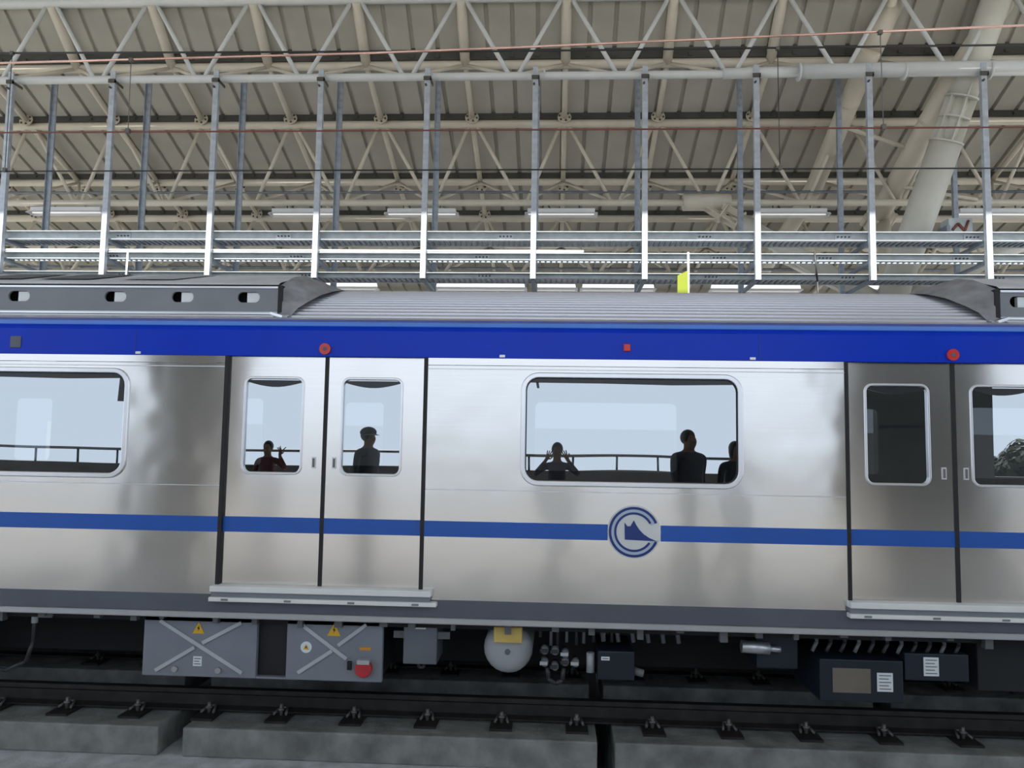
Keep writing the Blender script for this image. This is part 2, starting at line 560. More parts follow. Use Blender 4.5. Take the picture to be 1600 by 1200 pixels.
def truss(yt, zt, yb, zb, xb, m, lab, rt, rb, rd, row, rise=0.0):
    t = thing('roof_truss', (0, yb, zb), lab, 'roof truss')
    MB().tube((XL, yt, zt), (XR, yt, zt), rt, 14).build('top_chord', m, t)
    MB().tube((XL, yb, zb), (XR, yb, zb + rise), rb, 14).build('bottom_chord', m, t)
    for k in KS:
        a = RX + BAY * k
        b0, b1 = xb + BAY * k, xb + BAY * (k + 1)
        MB().tube((a - 0.06, yt, zt), (b0 + 0.06, yb, zb), rd, 8).build('diagonal', m, t)
        MB().tube((a + 0.06, yt, zt), (b1 - 0.06, yb, zb), rd, 8).build('diagonal', m, t)
        y2, z2 = ROWS[row]
        MB().tube((a, y2, z2), (b0, yb, zb), rd * 0.85, 8).build('brace', 'cream', t)
        MB().tube((a, y2, z2), (b1, yb, zb), rd * 0.85, 8).build('brace', 'cream', t)
    return t


tr1 = truss(12.1, 9.07, 12.1, 7.77, -0.70, 'tube_white', 'pale grey tubular truss carrying the galvanised hanger frames', 0.08, 0.062, 0.036, 1)
MB().tube((2.55, 12.1, 7.78), (3.7, 12.1, 7.80), 0.082, 16).build('sleeve', 'tube_white', tr1)
MB().tube((3.7, 12.1, 7.80), (9.0, 12.1, 7.86), 0.11, 16).build('sleeve', 'tube_white', tr1)
for x in (1.28 - 1.5, 2.55, 3.7, 5.28, 6.55):
    MB().tube((x - 0.015, 12.1, 7.79), (x + 0.015, 12.1, 7.79), 0.135 if x > 3 else 0.075, 16).build('collar', 'tube_white', tr1)
tr2 = truss(14.2, 7.88, 14.3, 6.43, -0.62, 'cream', 'cream tubular truss carrying the upper batten lights', 0.075, 0.06, 0.034, 3)
tr3 = truss(17.1, 6.97, 17.1, 5.73, -0.83, 'cream', 'cream tubular truss at the back behind the cable trays', 0.085, 0.06, 0.04, 5)
for xa, xb, lab in ((XL, 5.55, 'dark grey conduit pair along the cream truss before the tree column'), (6.5, XR, 'dark grey conduit pair along the cream truss past the tree column')):
    t = thing('cable_conduit', ((xa + xb) / 2, 14.3, 6.6), lab, 'conduit', 'conduits on the cream truss')
    MB().tube((xa, 14.3, 6.63), (xb, 14.3, 6.63), 0.026, 8).build('thick_conduit', 'galv_dark', t)
    MB().tube((xa, 14.1, 6.56), (xb, 14.1, 6.56), 0.014, 6).build('thin_conduit', 'galv_dark', t)
tag(MB().tube((XL, 17.3, 5.9), (XR, 17.3, 5.9), 0.03, 8).build('cable_conduit', 'galv_dark'), 'dull conduit running along the back truss behind the trays', 'conduit')

# main rafters and tree column at the right
t = thing('main_rafter', (4.7, 11, 8), 'thick tan roof tube left of the tree column', 'roof beam', 'thick tan roof tubes')
MB().tube((5.24, 12.33, 9.0), (4.9, 12.36, 8.24), 0.165, 18).build('tube', 'cream', t)
MB().tube((4.9, 12.33, 8.28), (4.9, 15.2, 7.0), 0.165, 18).build('tube', 'cream', t)
MB().tube((4.9, 15.2, 7.0), (4.9, 19.2, 6.2), 0.165, 18).build('tube', 'cream', t)
for y, z in ((13.3, 7.847),):
    MB().tube((4.9, y - 0.012, z + 0.005), (4.9, y + 0.012, z - 0.005), 0.172, 18).build('weld_ring', 'cream', t)
t = thing('main_rafter', (6, 11, 8), 'thick tan roof tube passing behind the tree column', 'roof beam', 'thick tan roof tubes')
MB().tube((6.92, 12.35, 9.0), (6.27, 12.4, 7.98), 0.175, 20).build('tube', 'cream', t)
MB().tube((6.27, 12.4, 8.0), (6.0, 14.95, 6.38), 0.185, 20).build('tube', 'cream', t)
MB().tube((6.185, 13.2, 7.49), (6.182, 13.23, 7.473), 0.192, 20).build('weld_ring', 'cream', t)
nd = MB().tube((6.05, 14.9, 6.42), (6.05, 15.25, 6.27), 0.23, 20).build('end_collar', 'cream', t)
bl = MB()
for q in range(6):
    a = 2 * PI * q / 6
    bl.tube((6.05 + 0.26 * math.cos(a), 14.95, 6.40 + 0.26 * math.sin(a)), (6.05 + 0.26 * math.cos(a), 15.2, 6.29 + 0.26 * math.sin(a)), 0.05, 8)
bl.build('lug', 'cream', nd)
# side braces from main rafters
t = thing('tree_column', (5.75, 13.6, 0.86), 'pale cream branching steel column rising behind the train roof', 'column')
P = Vector((5.58, 13.6, 4.4))
MB().tube((5.58, 13.6, 0.86), P, 0.27, 20).build('trunk', 'cream_lt', t)
top = Vector((6.68, 12.05, 8.95))
c1 = P.lerp(top, 0.555)
c2 = P.lerp(top, 0.695)
MB().tube(P, c1, 0.245, 20).build('branch', 'cream_lt', t)
MB().tube(c2, top, 0.215, 20).build('branch', 'cream_lt', t)
MB().tube(c1, c2, 0.13, 14).build('pin_core', 'cream_lt', t)
d = (c2 - c1).normalized()
for c, r in ((c1, 0.262), (c1.lerp(c2, 0.55), 0.23), (c2, 0.25)):
    MB().tube(c - d * 0.015, c + d * 0.015, r, 20).build('collar', 'cream_lt', t)
u = d.cross(Vector((0, 1, 0))).normalized()
v = d.cross(u)
for q in range(6):
    a = PI / 2 + 2 * PI * q / 6
    e = u * math.cos(a) + v * math.sin(a)
    MB().bar(c1 + e * 0.165, c2 + e * 0.165 + d * 0.18 * (q == 0), 0.022, 0.13, up=e).build('gusset', 'cream_lt', t)
s0 = Vector((2.72, 14.32, 6.43))
MB().tube((2.28, 14.3, 6.44), (3.12, 14.3, 6.44), 0.155, 18).build('sleeve', 'cream', t)
b1 = s0.lerp(P, 0.10)
b2 = s0.lerp(P, 0.19)
MB().tube(b2, P, 0.15, 18).build('branch', 'cream_lt', t)
d = (P - s0).normalized()
for c in (b1, b2):
    MB().tube(c - d * 0.012, c + d * 0.012, 0.2, 12).build('collar', 'cream', t)
u = d.cross(Vector((0, 1, 0))).normalized()
v = d.cross(u)
for q in range(4):
    a = PI / 4 + 2 * PI * q / 4
    e = u * math.cos(a) + v * math.sin(a)
    MB().bar(s0 + e * 0.1, b2 + e * 0.12, 0.02, 0.12, up=e).build('gusset', 'cream', t)
MB().tube(P, (9.6, 14.3, 6.43), 0.15, 18).build('branch', 'cream_lt', t)
MB().tube(P, (4.75, 16.85, 6.1), 0.14, 16).build('branch', 'cream', t)
MB().tube(P, (6.1, 15.0, 6.35), 0.12, 16).build('branch', 'cream', t)
MB().tube(P, (7.4, 16.85, 5.9), 0.13, 16).build('branch', 'cream', t)
MB().tube((4.9, 13.7, 7.6), (6.15, 13.7, 7.15), 0.04, 8).build('tie', 'cream', t)
MB().tube((4.9, 13.9, 7.5), (5.6, 15.8, 6.4), 0.035, 8).build('tie', 'cream', t)
MB().tube((6.05, 14.2, 6.7), (7.4, 14.2, 6.45), 0.035, 8).build('tie', 'cream', t)

# ------------------------------------------------------------ hanger frames and cable trays
HX = [-0.352 + 1.69 * k for k in range(-6, 6)]
TRAYS = [(5.15, 0.13, 12.5), (4.84, 0.10, 12.28), (4.555, 0.075, 12.5)]
def hlab(x):
    if x < 1.95:
        return f'galvanised tray hanger frame, {ORD[int((1.95 - x) / 1.69)]} from the green sign away from the tree column'
    if x < 5.6:
        return 'galvanised tray hanger frame between sign and tree column, ' + ('nearer the green sign' if x < 4 else 'nearer the column')
    return f'galvanised tray hanger frame, {ORD[int((x - 5.6) / 1.69)]} past the tree column away from the sign'


for x in HX:
    t = thing('hanger_frame', (x, 12.6, 4.5), hlab(x), 'hanger frame', 'galvanised hanger frames')
    MB().box(x - 0.042, x + 0.042, 11.98, 12.0, 4.52, 7.86).box(x - 0.042, x - 0.036, 12.0, 12.055, 4.52, 7.69).box(x + 0.036, x + 0.042, 12.0, 12.055, 4.52, 7.66).build('near_post', 'galv', t)
    xf = x - 0.07 if abs(x - 4.718) < 0.1 else (x + 0.07 if abs(x - 6.408) < 0.1 else x)
    ztop = 8.3
    MB().box(xf - 0.045, xf + 0.045, 13.09, 13.12, 4.52, ztop).box(xf - 0.045, xf - 0.038, 13.05, 13.09, 4.52, ztop).build('far_post', 'galv_far', t)
    for z, h, yw in TRAYS:
        MB().box(x - 0.03, x + 0.03, 12.055, 13.06, z - 0.045, z - 0.004).build('cross_arm', 'galv_dark', t)
    MB().box(x - 0.06, x + 0.06, 11.96, 11.98, 7.66, 7.72).box(x + 0.043, x + 0.06, 11.96, 12.2, 7.66, 7.70).tube((x - 0.02, 11.98, 7.58), (x - 0.02, 11.945, 7.58), 0.018, 6).build('clamp', 'bracket', t)
for (z, h, yw), lab in zip(TRAYS, ('topmost galvanised ladder cable tray behind the train roof', 'middle galvanised ladder cable tray behind the train roof', 'lowest galvanised ladder cable tray just above the train roof')):
    t = thing('cable_tray', (0, 12.6, z), lab, 'cable tray', 'galvanised cable trays')
    # near rail: channel with two lips
    MB().box(-10.6, 9.4, 12.16, 12.18, z, z + h).box(-10.6, 9.4, 12.07, 12.16, z + h - 0.01, z + h).box(-10.6, 9.4, 12.11, 12.16, z, z + 0.012).build('side_rail', 'galv_tray', t)
    MB().box(-10.6, 9.4, yw, yw + 0.02, z, z + h).box(-10.6, 9.4, yw + 0.02, yw + 0.04, z, z + 0.015).build('side_rail', 'galv_tray', t)
    m = MB()
    x = -10.55
    while x < 9.4:
        m.box(x, x + 0.03, 12.18, yw, z + 0.006, z + 0.03)
        x += 0.085
    o = m.build('rungs', 'galv_dark', t)  # same metal as the rails; underside shade put into the darker tone
    o['kind'] = 'stuff'
    for xs in (-6.9, -4.2, -1.0, 2.4, 4.2, 6.2):
        xs += random.uniform(-0.3, 0.3)
        sp = MB().box(xs, xs + 0.24, 12.148, 12.16, z + 0.022, z + h - 0.022).build('splice_plate', 'galv', t)
        b = MB()
        for q in range(4):
            b.tube((xs + 0.04 + q * 0.055, 12.15, z + h / 2), (xs + 0.04 + q * 0.055, 12.13, z + h / 2), 0.014, 6)
        b.build('bolt', 'bracket', sp)['kind'] = 'stuff'
tag(MB().tube((-9.6, 12.10, 4.966), (0.42, 12.10, 4.966), 0.025, 10).build('white_pipe', 'lampwhite'), 'thin white pipe along the middle cable tray', 'pipe')
# equipment on the top tray at the right
t = thing('cable_box', (6.55, 12.2, 5.3), 'open metal cable box with red leads on the topmost tray', 'junction box')
MB().box(5.9, 5.95, 12.2, 12.48, 5.28, 5.42).box(4.0, 5.9, 12.43, 12.48, 5.28, 5.34).build('frame_bar', 'galv_dark', t)
MB().box(5.95, 6.3, 12.24, 12.5, 5.28, 5.54).build('case', 'galv_tray', t)
MB().path([(6.0, 12.23, 5.35), (6.08, 12.22, 5.45), (6.18, 12.23, 5.34), (6.24, 12.23, 5.5)], 0.02, 6).build('red_lead', 'copper_dark', t)

# hanging rods and green sign
t = thing('green_sign', (1.95, 11.9, 4.0), 'lime green board hanging edge-on from a rod under the trays', 'sign')
m = MB()
m.prism_y([(1.83, 4.05), (1.985, 4.05), (1.985, 4.66), (1.83, 4.58)], 12.0, 12.05)
m.build('board', 'green', t)
MB().tube((2.0, 12.03, 4.0), (2.0, 12.052, 4.95), 0.016, 8).build('rod', 'lampwhite', t)
tag(MB().tube((-6.74, 12.03, 4.0), (-6.74, 12.052, 4.95), 0.014, 8).build('hanging_rod', 'lampwhite'), 'thin white rod hanging from the middle cable tray', 'rod')
tag(MB().path([(3.88, 12.045, 4.95), (3.91, 12.03, 4.5), (3.93, 12.04, 4.0)], 0.014, 6).build('hanging_cable', 'wire'), 'black cable hanging below the trays beside the tree column', 'cable')


# ------------------------------------------------------------ batten lights
def batten(x0, x1, y, z, lab, group, far=False):
    t = thing('batten_light', ((x0 + x1) / 2, y, z), lab, 'light fixture', group)
    L = x1 - x0
    if far:
        MB().prism_y([(x0 + 0.04, z + 0.05), (x1 - 0.04, z + 0.05), (x1 - 0.06, z + 0.17), (x0 + 0.06, z + 0.17)], y - 0.12, y + 0.12).build('housing', 'lamp_far', t)
        MB().box(x0, x1, y - 0.16, y + 0.16, z + 0.02, z + 0.05).build('reflector', 'lampwhite', t)
    else:
        MB().box(x0 + 0.05, x1 - 0.05, y - 0.06, y + 0.06, z + 0.04, z + 0.12).build('housing', 'lampwhite', t)
        m = MB()
        a = [(y - 0.13, z), (y - 0.06, z + 0.05), (y + 0.06, z + 0.05), (y + 0.13, z)]
        m.extrude_x(a, x0, x1)
        for xe in (x0, x1):
            m.face([(xe, yy, zz) for yy, zz in a])
        m.build('reflector', 'lampwhite', t)
    MB().tube((x0 + 0.06, y, z + 0.03), (x1 - 0.06, y, z + 0.03), 0.018, 8).build('lamp_tube', 'lamp', t)
    for xe in (x0 + 0.25 * L, x0 + 0.75 * L):
        MB().tube((xe, y, z + (0.17 if far else 0.12)), (xe, y, z + (0.33 if far else 0.19)), 0.012, 6).build('hanger', 'bracket', t)
    MB().path([(x0 + 0.35 * L, y, z + 0.12), (x0 + 0.32 * L, y, z + 0.2), (x0 + 0.4 * L, y, z + 0.24), (x0 + 0.48 * L, y - 0.02, z + 0.2)], 0.012, 6).build('flex', 'wire', t)


GU, GL = 'batten lights under the cream truss', 'lit batten lights behind the train roof'
for i, (x0, x1) in enumerate(((-9.95, -8.5), (-5.32, -4.04), (-3.16, -1.80), (-0.58, 0.74), (3.55, 4.87), (7.08, 8.45))):
    batten(x0, x1, 14.3, 6.19 if x0 > -9 else 6.22, ('white batten light under the cream truss, past the tree column' if i == 5 else f'white batten light under the cream truss, {ORD[4 - i]} before the tree column'), GU)
for i, (x0, x1) in enumerate(((-5.65, -3.72), (-2.52, -0.6), (-0.45, 0.45), (0.5, 2.05), (3.15, 5.0), (6.2, 7.9))):
    batten(x0 * 1.043, x1 * 1.043, 17.1, 5.36, ('bright white light just over the train roof, past the tree column' if i == 5 else f'bright white light just over the train roof, {ORD[4 - i]} before the tree column'), GL, far=True)

# ------------------------------------------------------------ overhead wires
def catenary(y, pts_top, pts_bot, mt, mb, drops, lab):
    t = thing('overhead_wire', (0, y, pts_bot[0][1]), lab, 'overhead wire', 'overhead line wires')
    MB().path([(x, y, z) for x, z in pts_top], 0.011, 8).build('messenger_wire', mt, t)
    MB().path([(x, y, z) for x, z in pts_bot], 0.0085, 8).build('contact_wire', mb, t)
    for x, zt, zb in drops:
        dp = MB().tube((x, y, zt), (x + 0.01, y, zb), 0.004, 6).build('dropper', 'wire' if y > 8 else 'pipe_grey', t)
        MB().box(x - 0.018, x + 0.018, y - 0.018, y + 0.018, zt - 0.02, zt + 0.015).box(x - 0.008, x + 0.028, y - 0.018, y + 0.018, zb - 0.015, zb + 0.03).build('clip', 'clip', dp)


catenary(8.3, [(-10, 6.30), (-6.24, 6.25), (-0.5, 6.21), (4.85, 6.22), (10, 6.3)], [(-10, 4.89), (10, 4.90)], 'wire', 'wire', [(-6.1, 6.25, 4.9), (2.32, 6.21, 4.9)], 'dark overhead wire pair over the far side of the train')
catenary(7.25, [(-10, 5.58), (-5.45, 5.60), (-1.84, 5.66), (-0.44, 5.70), (4.25, 5.86), (10, 6.06)], [(-10, 4.90), (10, 4.90)], 'copper', 'copper_dark', [(-4.13, 5.62, 4.9), (2.96, 5.81, 4.9)], 'copper overhead wire pair along the middle of the train')

# ------------------------------------------------------------ train
YF = 5.81                       # outer face
T = thing('metro_train', (0.57, 7.26, -0.04), 'stainless steel metro car with blue roof band and blue waist stripe', 'train')
X0, X1 = -9.2, 9.2
PITCH = 4.52
DOORS = [(-2.455 + PITCH * k, -0.93 + PITCH * k) for k in (-1, 0, 1)]
ZS, ZW, ZB = 0.835, 1.62, 2.58
# panels between doors
bounds = [X0] + [v for d in DOORS for v in d] + [X1]
for i in range(0, len(bounds), 2):
    a, b = bounds[i], bounds[i + 1]
    c = 0.5525 + PITCH * round(((a + b) / 2 - 0.5525) / PITCH)
    hx0, hx1, hz0, hz1 = c - 0.785, c + 0.785, 1.672, 2.468
    up = MB().holed(a, b, ZW + 0.003, 2.525, hx0, hx1, hz0, hz1, 0.12, YF, 0.05)
    up.build('upper_side_panel', 'steel', T)
    MB().box(a, b, YF, YF + 0.04, ZS, ZW - 0.003).build('lower_side_panel', 'steel', T)
    MB().box(a, b, YF, YF + 0.03, 2.529, ZB).build('cant_panel', 'door_steel', T)
    MB().box(a, b, YF - 0.006, YF, 2.498, 2.504).box(a, b, YF + 0.004, YF + 0.03, ZW - 0.003, ZW + 0.003).build('seam_strip', 'alu', T)
    # window
    fr = MB().ring(hx0 - 0.012, hx1 + 0.012, hz0 - 0.012, hz1 + 0.012, 0.13, 0.038, YF - 0.016, YF + 0.03).build('window_frame', 'alu_frame', T, bevel=0.006)
    MB().ring(hx0 + 0.018, hx1 - 0.018, hz0 + 0.018, hz1 - 0.018, 0.10, 0.014, YF + 0.002, YF + 0.03).build('gasket', 'black', fr)
    pts = rounded(hx0 + 0.026, hx1 - 0.026, hz0 + 0.026, hz1 - 0.026, 0.09)
    m = MB()
    m.face([(x, YF + 0.014, z) for x, z in pts])
    m.build('pane', 'glass', fr)
    z1 = hz1 - 0.026
    m = MB()
    m.prism_y([(hx0 + 0.05, z1 - 0.012), (hx0 + 0.1, z1), (hx1 - 0.1, z1), (hx1 - 0.05, z1 - 0.012), (hx1 - 0.03, z1 - 0.035), (c + 0.3, z1 - 0.043), (c - 0.2, z1 - 0.036), (hx0 + 0.03, z1 - 0.034)], YF + 0.006, YF + 0.012)
    m.build('dark_strip', 'strip_black', fr)  # black strip across the top of the pane
    m = MB()
    if abs(c - 0.55) < 0.1:
        m.prism_y([(hx0 + 0.095, z1 - 0.03), (hx0 + 0.115, z1 - 0.03), (hx0 + 0.122, z1 - 0.075), (hx0 + 0.104, z1 - 0.075)], YF + 0.006, YF + 0.012)
    else:
        m.prism_y([(hx1 - 0.075, z1 - 0.03), (hx1 - 0.028, z1 - 0.03), (hx1 - 0.028, z1 - 0.21), (hx1 - 0.085, z1 - 0.21)], YF + 0.006, YF + 0.012)
    m.build('dark_tab', 'strip_black', fr)  # short black tab below the strip
    # stripe
    if abs(c - 0.55) < 0.1:
        MB().box(a, 0.575 - 0.185, YF - 0.003, YF, 1.283, 1.395).build('waist_stripe', 'stripe', T)
        MB().box(0.575 + 0.19, b, YF - 0.003, YF, 1.283, 1.395).build('waist_stripe', 'stripe', T)
    else:
        MB().box(a, b, YF - 0.003, YF, 1.283, 1.395).build('waist_stripe', 'stripe', T)

# doors
for k, (a, b) in zip((-1, 0, 1), DOORS):
    mid = -1.69 + PITCH * k
    MB().box(a, a + 0.028, YF - 0.004, YF + 0.08, 0.9, 2.58).box(b - 0.03, b, YF - 0.004, YF + 0.08, 0.9, 2.58).box(mid - 0.014, mid + 0.014, YF + 0.02, YF + 0.08, 0.9, 2.58).build('door_seal', 'black', T)
    for (la, lb, wa, wb, hs) in ((a + 0.028, mid - 0.014, -2.297, -1.868, 1), (mid + 0.014, b - 0.03, -1.562, -1.128, -1)):
        wa += PITCH * k
        wb += PITCH * k
        lf = MB().holed(la, lb, 0.9, 2.58, wa, wb, 1.72, 2.418, 0.05, YF + 0.028, 0.03).build('door_leaf', 'door_steel', T)
        MB().ring(wa - 0.014, wb + 0.014, 1.706, 2.432, 0.062, 0.018, YF + 0.020, YF + 0.045).build('window_rim', 'alu_frame', lf, bevel=0.004)
        m = MB()
        m.face([(x, YF + 0.042, z) for x, z in rounded(wa + 0.002, wb - 0.002, 1.722, 2.416, 0.048)])
        m.build('pane', 'glass', lf)
        # drooping dark strip at the top of the pane
        n = 9
        xs = [wa + 0.012 + (wb - wa - 0.024) * q / n for q in range(n + 1)]
        m = MB()
        m.prism_y([(xs[0], 2.405), (xs[-1], 2.405)] + [(xs[q], 2.39 - 0.035 * math.sin(PI * q / n)) for q in range(n, -1, -1)], YF + 0.034, YF + 0.040)
        m.build('dark_strip', 'strip_black', lf)
        hx = (lb - 0.062) if hs == 1 else (la + 0.062)
        MB().box(hx - 0.016, hx + 0.016, YF + 0.022, YF + 0.027, 1.755, 1.84).build('handle_rim', 'alu', lf)
        MB().box(hx - 0.008, hx + 0.008, YF + 0.019, YF + 0.0218, 1.765, 1.83).build('handle_slot', 'pipe_grey', lf)
        MB().box(la, lb, YF + 0.025, YF + 0.028, 1.283, 1.395).build('waist_stripe', 'stripe', lf)
    # step rails under the doors
    st = MB().box(a - 0.01, b + 0.07, YF - 0.075, YF + 0.03, 0.862, 0.905).build('door_step', 'step', T, bevel=0.006)
    MB().box(a - 0.015, b + 0.11, YF - 0.075, YF, 0.795, 0.825).build('step_lip', 'step', st, bevel=0.005)
    MB().box(a - 0.005, b + 0.06, YF - 0.05, YF, 0.825, 0.862).build('step_web', 'fairing', st)
    m = MB()
    for q in range(4):
        x = a + 0.08 + q * 0.46
        m.box(x, x + 0.05, YF - 0.079, YF - 0.075, 0.803, 0.817)
    m.build('step_bolt', 'fairing', st)

# blue band
MB().extrude_x([(YF + 0.002, ZB), (YF - 0.004, ZB + 0.004), (YF - 0.004, 2.775), (YF + 0.012, 2.815), (YF + 0.05, 2.843), (YF + 0.10, 2.856)], X0, X1, smooth=False).build('roof_band', 'blue', T)
for x in (-3.15, 1.47):
    MB().box(x, x + 0.004, YF - 0.006, YF - 0.003, ZB, 2.775).build('band_seam', 'emblem_blue', T)
for k in (-1, 0, 1):
    x = -1.70 + PITCH * k
    lp = MB().tube((x, YF - 0.022, 2.637), (x, YF, 2.637), 0.042, 20).build('door_lamp', 'red', T)
    MB().tube((x, YF - 0.026, 2.637), (x, YF - 0.020, 2.637), 0.014, 10).build('lamp_centre', 'sole', lp)
MB().box(0.495, 0.545, YF - 0.02, YF, 2.64, 2.695).build('marker_lamp', 'red', T, bevel=0.006)
MB().box(-4.12, -4.035, YF - 0.012, YF, 2.625, 2.715).build('vent_plate', 'sole', T, bevel=0.01)
for x in (-3.12, -0.385, 1.42, -7.6, 5.9):
    MB().box(x - 0.02, x + 0.02, YF - 0.012, YF, 2.588, 2.606).build('drain_tab', 'alu', T)

MB().extrude_x([(YF + 0.004, 2.807), (YF - 0.002, 2.812), (YF + 0.04, 2.848), (YF + 0.06, 2.846)], X0, X1, closed=True).build('band_sheen', 'blue_sheen', T)  # lighter blue strip paints the sky's sheen on the band's top edge

# emblem
ex, ez = 0.575, 1.345
em = MB().tube((ex, YF - 0.003, ez), (ex, YF, ez), 0.19, 40).build('emblem', 'emblem_white', T)


def arc_ring(r0, r1, y0, y1, cut):
    m = MB()
    n = 64
    for q in range(n):
        a0, a1 = 2 * PI * q / n, 2 * PI * (q + 1) / n
        am = (a0 + a1) / 2
        if math.cos(am) > 0 and -0.072 < r1 * math.sin(am) < cut:
            continue
        P4 = [(ex + r * math.cos(a), ez + r * math.sin(a)) for r, a in ((r0, a0), (r1, a0), (r1, a1), (r0, a1))]
        m.prism_y(P4, y0, y1)
    return m


arc_ring(0.128, 0.176, YF - 0.005, YF - 0.003, 0.06).build('ring_fill', 'emblem_pale', em)
arc_ring(0.160, 0.178, YF - 0.007, YF - 0.005, 0.06).build('ring_line', 'emblem_blue', em)
arc_ring(0.124, 0.140, YF - 0.007, YF - 0.005, 0.06).build('ring_line', 'emblem_blue', em)
zp = [(555, 755), (1180, 772), (1100, 758), (1000, 715), (900, 650), (820, 570), (760, 480), (720, 400), (655, 510), (600, 510), (548, 440)]
MB().prism_y([(ex + (a - 720) / 12 * 0.00465, ez - (b - 615) / 12 * 0.00465) for a, b in zp], YF - 0.007, YF - 0.003).build('temple_mark', 'emblem_blue', em)

# sole bar and lip
MB().box(X0, X1, YF - 0.002, YF + 0.06, 0.712, ZS).build('sole_bar', 'sole', T)
MB().box(X0, X1, YF + 0.03, YF + 0.10, 0.655, 0.706).build('sole_lip', 'alu', T, bevel=0.008)
MB().box(X0, X1, YF + 0.05, YF + 0.09, 0.70, 0.715).build('sole_gap', 'black', T)

# roof: gutter and ribbed shell
MB().extrude_x([(5.91, 2.856), (5.90, 2.875), (5.93, 2.893), (5.97, 2.893), (5.97, 2.856)], X0, X1, closed=True).build('gutter', 'alu_frame', T)
YC = 7.26
prof = []
NR = 22
for q in range(NR + 1):
    s = q / NR
    y = 5.985 + (YC - 5.985) * s
    z = 2.885 + 0.43 * (1 - (1 - s) ** 2)
    prof.append((y, z))
rib = []
for (y0, z0), (y1, z1) in zip(prof[:-1], prof[1:]):
    d = Vector((y1 - y0, z1 - z0))
    L = d.length
    n = Vector((-d.y, d.x)).normalized()
    k = max(1, round(L / 0.05))
    for j in range(k):
        p0 = Vector((y0, z0)) + d * (j / k)
        p1 = Vector((y0, z0)) + d * ((j + 0.62) / k)
        p2 = Vector((y0, z0)) + d * ((j + 0.72) / k) + n * 0.012
        p3 = Vector((y0, z0)) + d * ((j + 0.92) / k) + n * 0.012
        rib += [tuple(p0), tuple(p1), tuple(p2), tuple(p3)]
full = rib + [(2 * YC - y, z) for y, z in rib[::-1]]
MB().extrude_x(full, X0, X1).build('roof_shell', 'roofmetal', T)


# air-conditioning fairings
def fairing(xa, xb, inner, slots, lab):
    """xa..xb fairing span, inner = end that tapers to the bare roof (+1 right end, -1 left end)"""
    yb = 6.08
    f = MB()
    edges = sorted(slots)
    cuts = [xa] + [(p + q) / 2 for p, q in zip(edges[:-1], edges[1:])] + [xb]
    for (c0, c1), sx in zip(zip(cuts[:-1], cuts[1:]), edges):
        f.holed(c0, c1, 2.95, 3.145, sx - 0.088, sx + 0.088, 3.033, 3.117, 0.04, yb, 0.02)
    o = f.build('roof_fairing', 'fairing', T)
    if lab:
        o['label'] = lab
    MB().box(xa, xb, yb - 0.012, yb + 0.02, 3.145, 3.160).build('top_edge', 'alu_frame', o)
    MB().box(xa, xb, yb - 0.02, yb + 0.02, 2.938, 2.950).build('bottom_edge', 'alu_frame', o)
    MB().box(xa, xb, yb + 0.14, yb + 0.2, 2.93, 3.15).build('fairing_back', 'black', o)
    for sx in edges:
        MB().box(sx - 0.02, sx + 0.10, yb + 0.022, yb + 0.06, 3.035, 3.115).build('slot_block', 'label', o)
    m = MB()
    m.face([(xa, 5.965, 2.897), (xb, 5.965, 2.897), (xb, yb + 0.01, 2.942), (xa, yb + 0.01, 2.942)])
    m.build('ledge', 'ledge', o)
    tp = MB().extrude_x([(yb, 3.175), (yb + 0.04, 3.20), (6.7, 3.385), (7.26, 3.42), (7.82, 3.385), (8.44, 3.175)], xa, xb).build('fairing_top', 'fairing_top', o)
    MB().box(xa, xb, yb + 0.01, yb + 0.04, 3.160, 3.175).build('shadow_gap', 'black', o)
    # tapering end
    xe = xb if inner > 0 else xa
    s = inner
    m = MB()
    ang = [q / 8 for q in range(9)]
    A, B = [], []
    secA = [(yb, 2.95), (yb, 3.05), (yb, 3.16), (yb + 0.2, 3.25), (6.45, 3.32), (6.7, 3.385), (7.26, 3.42)]
    secB = [(6.0, 2.90), (6.06, 2.99), (6.16, 3.06), (6.34, 3.15), (6.54, 3.22), (6.8, 3.28), (7.26, 3.315)]
    va = [m.bm.verts.new((xe, y, z)) for y, z in secA]
    vb = [m.bm.verts.new((xe + s * (0.12 + 0.20 * min(1, q / 4)), y, z)) for q, (y, z) in enumerate(secB)]
    for q in range(len(va) - 1):
        m.bm.faces.new((va[q], va[q + 1], vb[q + 1], vb[q])).smooth = True
    m.build('end_shroud', 'shroud', o)
    MB().box(min(xe, xe + s * 0.035), max(xe, xe + s * 0.035), yb - 0.005, yb + 0.06, 2.95, 3.17).build('end_seal', 'black', o)
    MB().bar((xe - s * 0.03, yb - 0.02, 2.945), (xe + s * 0.09, 5.985, 2.905), 0.05, 0.02).build('end_bracket', 'alu_frame', o)
    return o, tp


sl_l = [-4.27, -3.48, -2.935, -2.405]
o, tp = fairing(-9.2, -2.17, 1, [-8.2, -7.4, -6.4, -5.4] + sl_l, 'grey slotted roof fairing beside the blue band')
for a, mt in ((-5.55, 'hatch'), (-4.85, 'hatch'), (-4.25, 'hatch'), (-3.55, 'brace')):
    h = MB()
    h.bm.faces.new([h.bm.verts.new(p) for p in ((a, 6.25, 3.252), (a + 0.45, 6.25, 3.252), (a + 0.62, 6.66, 3.379), (a + 0.17, 6.66, 3.379))])
    h.build('hatch', mt, tp)
fairing(3.31, 9.2, -1, [3.47, 4.2, 5.0, 5.8, 6.6, 7.4, 8.4], None)

